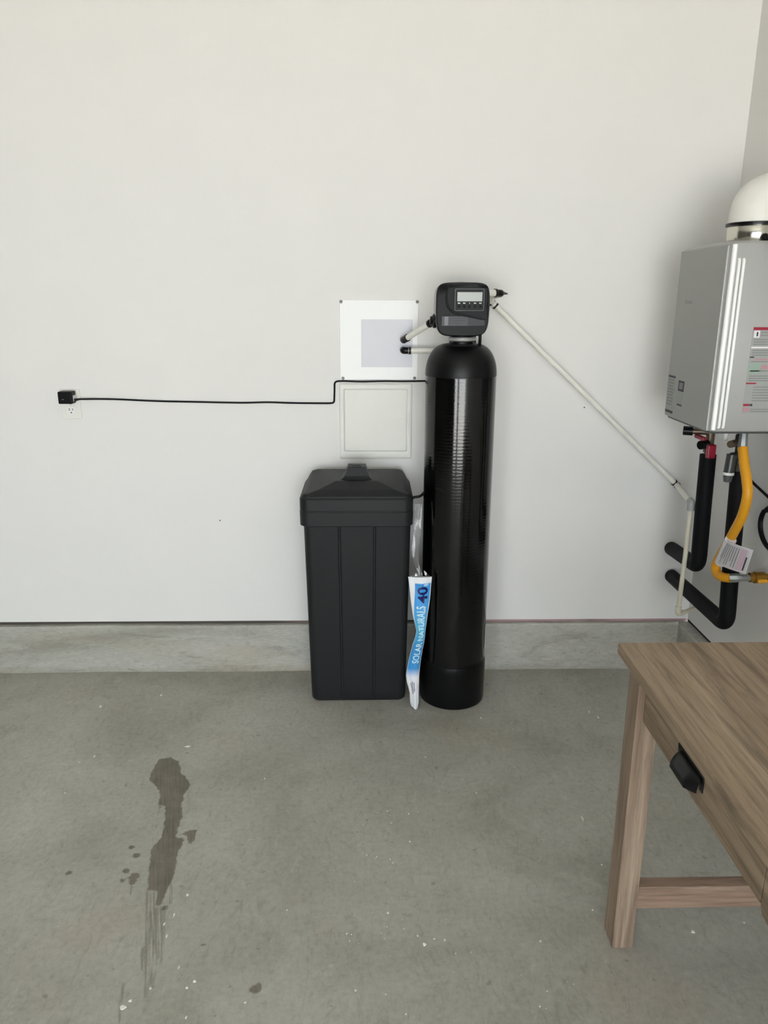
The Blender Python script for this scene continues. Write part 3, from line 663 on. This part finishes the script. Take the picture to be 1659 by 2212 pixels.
for k in (0.006, 0.024): ring(p0 + dd * k, dd, 0.0135, 0.007).build('crimp_ring', M['crimp'], dt)
for k in (-0.012, 0.006): ring(p1 + dd * k, dd, 0.0138, 0.007).build('crimp_ring', M['crimp'], dt)
MB().tube([p1 - dd * 0.004, p1 + dd * 0.018], 0.0095, 14).build('coupling', M['fitting'], dt)
q1 = Vector((1.193, 2.690, 0.820)); dq = (q1 - p1).normalized()
MB().tube([p1 + dq * 0.012, q1], 0.0112, 16).build('pipe_run', M['pex'], dt)
MB().tube(fillet([tuple(q1 - dq * 0.016), tuple(q1 + dq * 0.004), (1.193, 2.686, 0.79)], 0.012), 0.0138, 16).build('elbow', M['collar'], dt)
MB().tube([(1.193, 2.686, 0.798), (1.193, 2.685, 0.6), (1.190, 2.685, 0.395)], 0.0088, 14).build('down_tube', M['ivory'], dt)
MB().tube(fillet([(1.190, 2.685, 0.406), (1.190, 2.685, 0.374), (1.216, 2.702, 0.372)], 0.014), 0.0112, 14).build('elbow', M['ivory'], dt)
MB().tube([(1.210, 2.698, 0.372), (XR + 0.002, 2.81, 0.370)], 0.0088, 14).build('pipe_run', M['ivory'], dt)

# ------------------------------------------------------------------ water heater on the side wall
hx0, hx1, hy0, hy1, hz0, hz1 = 1.066, 1.345, 2.337, 2.696, 1.141, 1.713
wh = thing('water_heater', (1.2, 2.5, 1.14), 'grey metal tankless water heater hung on the side wall', 'water heater')
def hprof(d):
    r = 0.016; q = [(hx1, hy0 + d)]
    q += [(hx0 + d + r + 0.012 * 0 + r * math.cos(math.radians(a)), hy0 + d + r + r * math.sin(math.radians(a))) for a in (270, 255, 240, 225, 210, 195, 180)]
    q += [(hx0 + d + r + r * math.cos(math.radians(a)), hy1 - d - r + r * math.sin(math.radians(a))) for a in (180, 160, 140, 120, 105, 90)]
    q += [(hx1, hy1 - d)]; return q
MB().loft([[(x, y, z) for x, y in hprof(d)] for d, z in ((0.012, hz0), (0.003, hz0 + 0.004), (0.0, hz0 + 0.012), (0.0, hz1 - 0.016), (0.003, hz1 - 0.007), (0.010, hz1 - 0.002), (0.02, hz1))], True).build('casing', M['steel'], wh, 0.5)
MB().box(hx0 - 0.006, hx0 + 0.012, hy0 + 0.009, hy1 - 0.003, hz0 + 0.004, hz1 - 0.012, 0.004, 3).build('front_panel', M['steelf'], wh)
MB().tube([(hx0 + 0.012, hy0 - 0.001, hz0 + 0.01), (hx0 + 0.012, hy0 - 0.001, hz1 - 0.012)], 0.0075, 14).build('corner_highlight', M['rib'], wh)  # painted highlight: white tube for door light on the rounded casing corner
for x in (1.0945, 1.108):
    MB().tube([(x, hy0 - 0.0005, 1.158), (x, hy0 - 0.004, 1.163), (x, hy0 - 0.004, 1.655), (x, hy0 - 0.0005, 1.66)], 0.0046, 10).build('side_rib', M['rib'], wh)
MB().box(hx1 - 0.005, XR + 0.001, 2.42, 2.62, 1.20, 1.66).build('wall_bracket', M['steel'], wh)
MB().box(hx0 + 0.005, hx1, hy0 + 0.01, hy1 - 0.01, hz0 - 0.004, hz0 + 0.002).build('bottom_plate', M['gunmetal'], wh)
vs, fs = text_geo('Rinnai', 0.02); m = MB(); m.add([(hx0 - 0.0066, 2.612 - q.x * 1.15, 1.530 + q.y) for q in vs], fs); m.build('logo', M['logo'], wh)
FX = hx0 - 0.0066
def flabel(name, y0, y1, z0, z1, mat, parent, d=0.0): return MB().box(FX - d - 0.0004, FX + 0.0006, y0, y1, z0, z1).build(name, mat, parent)
rp = flabel('rating_plate', 2.622, 2.688, 1.158, 1.29, M['lightink'], wh)
flabel('plate_heading', 2.624, 2.684, 1.281, 1.288, M['ink'], rp, .0004)
for k in range(9):
    flabel('plate_line', 2.63 + (k % 3) * 0.004, 2.682, 1.271 - k * 0.0105, 1.2755 - k * 0.0105, M['greyink'], rp, .0004)
flabel('plate_bar', 2.622, 2.686, 1.159, 1.168, M['ink'], rp, .0004)
bp = flabel('badge', 2.548, 2.594, 1.243, 1.278, M['ink'], wh)
flabel('badge_field', 2.556, 2.586, 1.250, 1.272, M['greyink'], bp, .0004)
flabel('sticker', 2.552, 2.594, 1.205, 1.238, M['lightink'], wh); flabel('sticker_line', 2.553, 2.590, 1.194, 1.199, M['ink'], wh)
# warning label on the side facing the doors
SY = hy0 - 0.0002
def slabel(name, x0, x1, z0, z1, mat, parent, d=0.0): return MB().box(x0, x1, SY - 0.0006 - d, SY + 0.0004, z0, z1).build(name, mat, parent)
def pz(py): return 1.464 - (py - 707) * 0.001404
wl = slabel('warning_label', 1.164, 1.325, pz(893), pz(706), M['lightink'], wh)
slabel('heading_bar', 1.165, 1.324, pz(713), pz(707), M['redink'], wl, .0004)
slabel('pictogram', 1.168, 1.186, pz(729), pz(714), M['paper'], wl, .0004)
slabel('pictogram_figure', 1.176, 1.181, pz(726), pz(717), M['ink'], wl, .0007)
slabel('rule', 1.165, 1.324, pz(751.5), pz(748), M['paper'], wl, .0004)
slabel('heading_bar', 1.165, 1.178, pz(772), pz(769), M['ink'], wl, .0004)
slabel('heading_bar', 1.18, 1.324, pz(777), pz(774), M['pinkink'], wl, .0004)
slabel('field', 1.165, 1.20, pz(806), pz(783), M['greenink'], wl, .0004)
slabel('field', 1.205, 1.30, pz(796), pz(788), M['pinkink'], wl, .0004)
slabel('heading_bar', 1.164, 1.195, pz(828.5), pz(825.5), M['redink'], wl, .0006)
slabel('heading_bar', 1.164, 1.182, pz(877), pz(872), M['redink'], wl, .0006)
slabel('heading_bar', 1.183, 1.192, pz(877), pz(872), M['ink'], wl, .0006)
slabel('field', 1.165, 1.184, pz(889), pz(880), M['pinkink'], wl, .0004)
for py in (718, 724, 733, 738, 743, 756, 761, 766, 780, 800, 811, 816, 821, 835, 841, 847, 853, 859, 865, 884, 889):
    slabel('text_line', 1.19 if py < 730 else 1.17 + 0.018 * (py > 830), 1.32 - 0.02 * random.random(), pz(py + 1.1), pz(py - 1.1), M['greyink'], wl, .0004)
# vent elbow on top
ve = thing('vent_elbow', (1.205, 2.51, 1.71), 'white vent elbow with a shiny metal collar on the water heater', 'vent')
VX, VY = 1.212, 2.51
MB().lathe([(0.078, 1.711), (0.080, 1.714), (0.080, 1.762), (0.078, 1.766)], (VX, VY), 56).build('collar_ring', M['chrome'], ve)
MB().lathe([(0.080, 1.764), (0.0855, 1.766), (0.0855, 1.7735), (0.08, 1.7755)], (VX, VY), 56).build('gasket', M['fitting'], ve)
pth = [(VX, VY, 1.772), (VX, VY, 1.80)]
for k in range(13):
    an = math.radians(90 * k / 12); pth.append((VX + 0.085 - 0.085 * math.cos(an), VY, 1.815 + 0.075 * math.sin(an) * 0.6))
pth.append((XR + 0.002, VY, 1.815 + 0.045))
rr = [0.080, 0.078] + [0.0765 - 0.008 * k / 12 for k in range(13)] + [0.066]
MB().tube(pth, rr, 40).build('elbow', M['vent'], ve, 0.9)
MB().lathe([(0.011, 0), (0.011, 0.012), (0.008, 0.016)], n=18).xform(Matrix.Translation((VX - 0.006, VY - 0.076, 1.728)) @ Matrix.Rotation(math.pi / 2, 4, 'X')).build('test_port', M['fitting'], ve)
MB().box(VX - 0.018, VX + 0.05, VY - 0.090, VY - 0.076, 1.7125, 1.722, 0.003).build('clamp_foot', M['fitting'], ve)

# isolation valves
def valve(loc, label, red, dark):
    x, y, z = loc; t = thing('isolation_valve', loc, label, 'valve', 'valves under the water heater')
    MB().lathe([(0.013, hz0), (0.013, z + 0.05), (0.019, z + 0.048), (0.019, z + 0.026), (0.015, z + 0.022), (0.015, z - 0.03), (0.019, z - 0.034), (0.019, z - 0.05), (0.014, z - 0.053), (0.014, z - 0.075)][::-1], (x, y), 6 if dark else 20, smooth=False).build('valve_body', M['gunmetal'] if dark else M['bronze'], t)
    return t
v1 = valve((1.225, 2.668, 1.065), 'bronze shut-off valve with red and black handles under the heater', True, False)
MB().tube([(1.225, 2.668, 1.085), (1.16, 2.70, 1.085)], 0.011, 14).build('side_branch', M['bronze'], v1)
MB().tube([(1.172, 2.694, 1.085), (1.142, 2.709, 1.085)], 0.0165, 14).build('branch_cap', M['fitting'], v1)
MB().box(1.175, 1.19, 2.62, 2.69, 1.062, 1.077, 0.004).build('handle', M['red'], v1)
MB().tube([(1.208, 2.65, 1.045), (1.178, 2.635, 1.045)], 0.016, 14).build('stem_cap', M['fitting'], v1)
MB().box(1.185, 1.215, 2.585, 2.606, 1.006, 1.055, 0.005).build('handle', M['red'], v1)
v2 = valve((1.245, 2.485, 1.06), 'dark grey relief valve with a pale band above the second foam pipe', False, True)
MB().tube([(1.245, 2.485, 1.085), (1.19, 2.44, 1.085)], 0.012, 14).build('side_branch', M['bronze'], v2)
MB().box(1.195, 1.21, 2.50, 2.55, 1.085, 1.115, 0.004).build('white_tab', M['white'], v2)
MB().tube([(1.215, 2.47, 1.045), (1.21, 2.468, 0.975)], 0.017, 16).build('relief_barrel', M['gunmetal'], v2)
MB().tube([(1.21, 2.468, 0.985), (1.21, 2.468, 0.976)], 0.0185, 16).build('pale_band', M['white'], v2)
MB().tube([(1.21, 2.468, 0.976), (1.21, 2.468, 0.952)], [0.0165, 0.013], 16).build('outlet_nozzle', M['greyp'], v2)
MB().tube([(1.245, 2.485, 1.04), (1.215, 2.47, 1.04)], 0.012, 12).build('cross_port', M['gunmetal'], v2)

# insulated pipes
def foam(label, pts, r, split=True):
    t = thing('insulated_pipe', pts[0], label, 'pipe', 'black foam insulated pipes')
    MB().tube(fillet(pts, 0.05, 8), r, 22).build('foam_sleeve', M['foam'], t)
    p, q = Vector(pts[-2]), Vector(pts[-1]); d_ = (q - p).normalized()
    MB().tube([q - d_ * 0.01, q + d_ * 0.006], 0.0115, 14).build('copper_core', M['bronze'], t)
    return t
foam('black foam pipe dropping from the red-handled valve to the back wall', [(1.225, 2.668, 1.005), (1.225, 2.655, 0.80), (1.226, 2.640, 0.585), (1.268, YB - 0.012, 0.536)], 0.0285)
foam('black foam pipe hanging lowest, passing behind the yellow gas hose', [(1.262, 2.50, 1.0), (1.262, 2.475, 0.70), (1.262, 2.445, 0.435), (1.282, YB - 0.012, 0.413)], 0.0285)

# gas line
gl = thing('gas_line', (1.22, 2.40, 0.63), 'yellow flexible gas connector hanging below the water heater', 'gas line')
gp = [(1.215, 2.405, 1.08), (1.213, 2.375, 1.03), (1.212, 2.345, 0.985), (1.212, 2.328, 0.94), (1.215, 2.348, 0.868), (1.215, 2.385, 0.804), (1.215, 2.415, 0.755), (1.215, 2.462, 0.685), (1.213, 2.478, 0.645), (1.214, 2.462, 0.622), (1.22, 2.43, 0.622), (1.236, 2.405, 0.628)]
MB().tube(spline(gp), 0.0158, 18).build('hose', M['yellow'], gl)
MB().tube([(1.217, 2.41, 1.073), (1.222, 2.425, 1.145)], [0.0165, 0.012], 8).build('top_nut', M['nut'], gl)
MB().tube([(1.232, 2.408, 0.6275), (1.25, 2.40, 0.631), (1.262, 2.40, 0.631)], [0.0165, 0.0165, 0.015], 8).build('flare_nut', M['nut'], gl)
MB().tube([(1.26, 2.40, 0.631), (1.30, 2.40, 0.631)], 0.0115, 14).build('nipple', M['nut'], gl)
MB().tube([(1.295, 2.40, 0.632), (1.31, 2.40, 0.632), (1.311, 2.40, 0.632), (1.345, 2.40, 0.632), (1.346, 2.40, 0.632), (XR + 0.002, 2.40, 0.632)], [0.0165, 0.0165, 0.02, 0.02, 0.013, 0.013], 16).build('shutoff_valve', M['brass'], gl)
MB().box(1.312, 1.345, 2.37, 2.384, 0.621, 0.635, 0.004).build('valve_key', M['yellow'], gl)
# warning tag round the hose
wt = thing('warning_tag', (1.19, 2.37, 0.72), 'white printed warning tag wrapped round the yellow gas hose', 'tag')
T4 = [Vector((1.193, 2.396, 0.771)), Vector((1.193, 2.248, 0.783)), Vector((1.193, 2.275, 0.692)), Vector((1.193, 2.452, 0.668))]
def tg(u, w, off=0.0):
    p = (T4[0] * (1 - u) + T4[1] * u) * (1 - w) + (T4[3] * (1 - u) + T4[2] * u) * w
    return (p.x - off + 0.010 * (u - 0.3) ** 2 * 4, p.y, p.z)
m = MB(); n = 10; vs = [tg(i / n, j / n) for j in range(n + 1) for i in range(n + 1)]; vb = [(x + 0.0012, y, z) for x, y, z in vs]; N2 = len(vs)
fs = [(j * 11 + i, j * 11 + i + 1, j * 11 + i + 12, j * 11 + i + 11) for j in range(n) for i in range(n)]
rim = list(range(0, 11)) + [11 * k + 10 for k in range(1, 11)] + [110 + k for k in range(9, -1, -1)] + [11 * k for k in range(9, 0, -1)]
m.add(vs + vb, fs + [tuple(N2 + q for q in f[::-1]) for f in fs] + [(rim[k], rim[(k + 1) % len(rim)], N2 + rim[(k + 1) % len(rim)], N2 + rim[k]) for k in range(len(rim))], True)
tb = m.build('tag_sheet', M['paper'], wt)
def tline(u0, u1, w0, w1, mat, nm):
    k = 6; MB().add([tg(u0 + (u1 - u0) * q, w0 + (w1 - w0) * i / k, 0.0008) for i in range(k + 1) for q in (0, 1)], [(2 * i, 2 * i + 1, 2 * i + 3, 2 * i + 2) for i in range(k)]).build(nm, mat, tb)
tline(0.72, 0.90, 0.08, 0.92, M['pink'], 'pink_field'); tline(0.90, 0.935, 0.35, 0.9, M['ink'], 'print_line')
for u in (0.1, 0.17, 0.25, 0.33, 0.41, 0.49, 0.57, 0.65): tline(u, u + 0.022, 0.1, 0.9 - 0.2 * ((u * 100) % 3 == 1), M['greyink'], 'print_line')
MB().tube([tuple(T4[0] * .96 + T4[1] * .04 + Vector((0.016, 0, 0))), tuple(T4[3] * .96 + T4[2] * .04 + Vector((0.018, 0, 0)))], 0.0185, 16).build('tag_wrap', M['paper'], wt)

# cables on the side wall
tag(MB().tube(spline([(1.30, 2.62, 1.02), (1.33, 2.60, 0.955), (1.352, 2.58, 0.925), (1.362, 2.50, 0.90), (1.364, 2.40, 0.878), (1.366, 2.30, 0.87), (1.370, 2.20, 0.90), (1.376, 2.12, 1.0)]), 0.0048, 10).build('sensor_cable', M['black']), 'thin black cable sloping from behind the yellow hose', 'cable')
cc = []
for k in range(97):
    an = 2 * math.pi * k / 32 + 0.6; rr_ = 0.078 + 0.006 * math.sin(k * 0.21); cc.append((1.366 - 0.0085 * (k / 96) , 2.452 - 0.055 + rr_ * math.cos(an) * 1.3, 0.798 + rr_ * math.sin(an)))
tag(MB().tube(cc, 0.0045, 8).build('coiled_cable', M['black']), 'black cable coiled in loops against the side wall', 'cable')

# ------------------------------------------------------------------ desk
dk = thing('desk', (0.9, 1.0, 0), 'brown wooden desk with a black cup handle on its drawer', 'desk')
DX0, DX1, DY0, DY1 = 0.591, 1.20, 0.22, 1.638
MB().box(DX0, DX1, DY0, DY1, 0.732, 0.76, 0.0025).build('desktop', M['wood_y'], dk)
for (x0, x1, y0, y1) in ((0.597, 0.648, 1.497, 1.562), (1.143, 1.194, 1.497, 1.562), (0.597, 0.648, 0.30, 0.365), (1.143, 1.194, 0.30, 0.365)):
    MB().box(x0, x1, y0, y1, 0.0, 0.7325, 0.0018).build('leg', M['wood_z'], dk)
MB().box(0.647, 1.144, 1.503, 1.537, 0.114, 0.176, 0.002).build('stretcher', M['wood_x'], dk)
MB().box(0.647, 1.144, 0.318, 0.352, 0.114, 0.176, 0.002).build('stretcher', M['wood_x'], dk)
MB().box(0.64, 1.15, 1.515, 1.545, 0.64, 0.7325, 0.001).build('apron', M['wood_x'], dk)
MB().box(1.16, 1.185, 0.36, 1.50, 0.64, 0.7325, 0.001).build('apron', M['wood_y'], dk)
dr = MB().box(0.612, 0.630, 0.966, 1.494, 0.634, 0.728, 0.0015).build('drawer', M['wood_y'], dk)
pr = [(0.9625, 0.730), (0.9625, 0.632), (0.955, 0.622), (0.90, 0.615), (0.40, 0.615), (0.366, 0.64), (0.366, 0.730)]
MB().loft([[(0.612, y, z) for y, z in pr], [(0.632, y, z) for y, z in pr]], False).build('front_rail', M['wood_y'], dk)
MB().box(0.632, 1.16, 0.945, 0.963, 0.64, 0.7325).build('divider', M['wood_x'], dk)
MB().box(0.630, 1.10, 0.975, 1.485, 0.642, 0.72).build('drawer_box', M['wood_x'], dr)
# cup pull: back plate and hooded shell
cup = MB(); ya, yb = 1.197, 1.297; loops = []
for t in range(13):
    y = yb + (ya - yb) * t / 12; e = min(1.0, (0.35 + 4.5 * min(t, 12 - t) / 12)); L = []
    for k in range(9):
        an = math.radians(90 * k / 8); L.append((0.612 - 0.026 * e * math.sin(an), y, 0.667 + 0.034 * (0.6 + 0.4 * e) * math.cos(an)))
    for k in range(8, -1, -1):
        an = math.radians(90 * k / 8); L.append((0.6125 - 0.0235 * e * math.sin(an), y, 0.665 + 0.0325 * (0.6 + 0.4 * e) * math.cos(an)))
    loops.append(L)
hp = cup.loft(loops, True).build('cup_handle', M['fitting'], dr, 0.7)
MB().box(0.6098, 0.6125, ya - 0.008, yb + 0.008, 0.694, 0.7035, 0.001).build('handle_flange', M['fitting'], hp)
MB().box(0.6098, 0.6125, ya - 0.010, ya + 0.004, 0.672, 0.70, 0.001).build('handle_flange', M['fitting'], hp)
MB().box(0.6098, 0.6125, yb - 0.004, yb + 0.006, 0.67, 0.70, 0.001).build('handle_flange', M['fitting'], hp)

# ------------------------------------------------------------------ dried paint drips on the slab
SP = [(-1.057,2.672,0.0045,0.0070),(-0.842,2.756,0.0037,0.0074),(-0.964,2.335,0.0032,0.0070),(-1.003,2.300,0.0024,0.0041),(-0.988,2.132,0.0022,0.0036),(-0.652,2.390,0.0099,0.0058),(-0.352,2.198,0.0023,0.0038),(-0.492,1.689,0.0037,0.0049),(-0.511,1.621,0.0024,0.0069),(-0.529,1.591,0.0024,0.0052),(-0.513,1.553,0.0023,0.0058),(-0.460,1.459,0.0022,0.0052),(-0.414,1.420,0.0038,0.0038),(-0.428,1.403,0.0032,0.0031),(-0.512,1.403,0.0027,0.0031),(-0.549,1.371,0.0042,0.0036),(-0.561,1.355,0.0073,0.0064),(-0.412,1.327,0.0026,0.0045),(-0.286,1.362,0.0032,0.0029),(-0.035,1.389,0.0027,0.0030),(0.046,1.618,0.0036,0.0039),(-0.060,1.553,0.0023,0.0029),(-0.048,1.550,0.0018,0.0022),(-0.052,1.530,0.0017,0.0021),(0.085,1.566,0.0018,0.0022),(0.119,1.543,0.0023,0.0029),(0.134,1.517,0.0040,0.0056),(0.160,1.533,0.0029,0.0021),(0.186,1.529,0.0023,0.0042),(0.035,1.378,0.0016,0.0018),(0.079,1.327,0.0021,0.0023),(0.425,1.522,0.0023,0.0042),(0.410,1.380,0.0027,0.0012),(0.384,1.341,0.0021,0.0023),(0.117,1.887,0.0027,0.0039),(-0.010,1.833,0.0020,0.0028),(0.019,1.825,0.0020,0.0028),(0.065,1.800,0.0020,0.0027),(0.057,1.815,0.0020,0.0028),(0.064,1.970,0.0028,0.0021),(0.120,2.012,0.0022,0.0044),(0.054,2.026,0.0029,0.0022),(0.345,2.111,0.0023,0.0036),(0.194,2.314,0.0024,0.0042),(0.851,2.603,0.0036,0.0051),(0.875,2.562,0.0036,0.0050),(0.425,2.566,0.0035,0.0049),(0.656,1.982,0.0021,0.0128),(0.657,1.783,0.0026,0.0036),(0.584,1.619,0.0024,0.0031),(0.819,1.544,0.0053,0.0051),(0.963,1.571,0.0024,0.0022),(-0.219,1.632,0.0024,0.0023)]
rnd = random.Random(3)
for (cx_, cy_, sx_, sy_, n_) in ((-0.02, 1.9, 0.10, 0.14, 14), (0.05, 1.56, 0.16, 0.06, 12), (-0.12, 2.58, 0.10, 0.03, 14), (0.05, 2.02, 0.07, 0.03, 8), (0.4, 1.45, 0.1, 0.1, 5)):
    for k in range(n_): SP.append((rnd.gauss(cx_, sx_ * .6), rnd.gauss(cy_, sy_ * .6), rnd.uniform(0.0007, 0.0016), rnd.uniform(0.0008, 0.002)))
m = MB()
for x, y, a, b in SP:
    k = 9; ph = rnd.random() * 6; lo = [(x + a * (1 + 0.25 * math.sin(3 * i + ph)) * math.cos(2 * math.pi * i / k), y + b * (1 + 0.25 * math.sin(2 * i + ph)) * math.sin(2 * math.pi * i / k)) for i in range(k)]
    h = min(0.0022, 0.5 * min(a, b)); m.loft([[(p, q, 0.0) for p, q in lo], [(x + (p - x) * .85, y + (q - y) * .85, h * .7) for p, q in lo], [(x + (p - x) * .4, y + (q - y) * .4, h) for p, q in lo]], True, False, True)
tag(m.build('paint_drips', M['speck']), 'white dried paint drips scattered over the concrete floor', 'paint drips', kind='stuff')
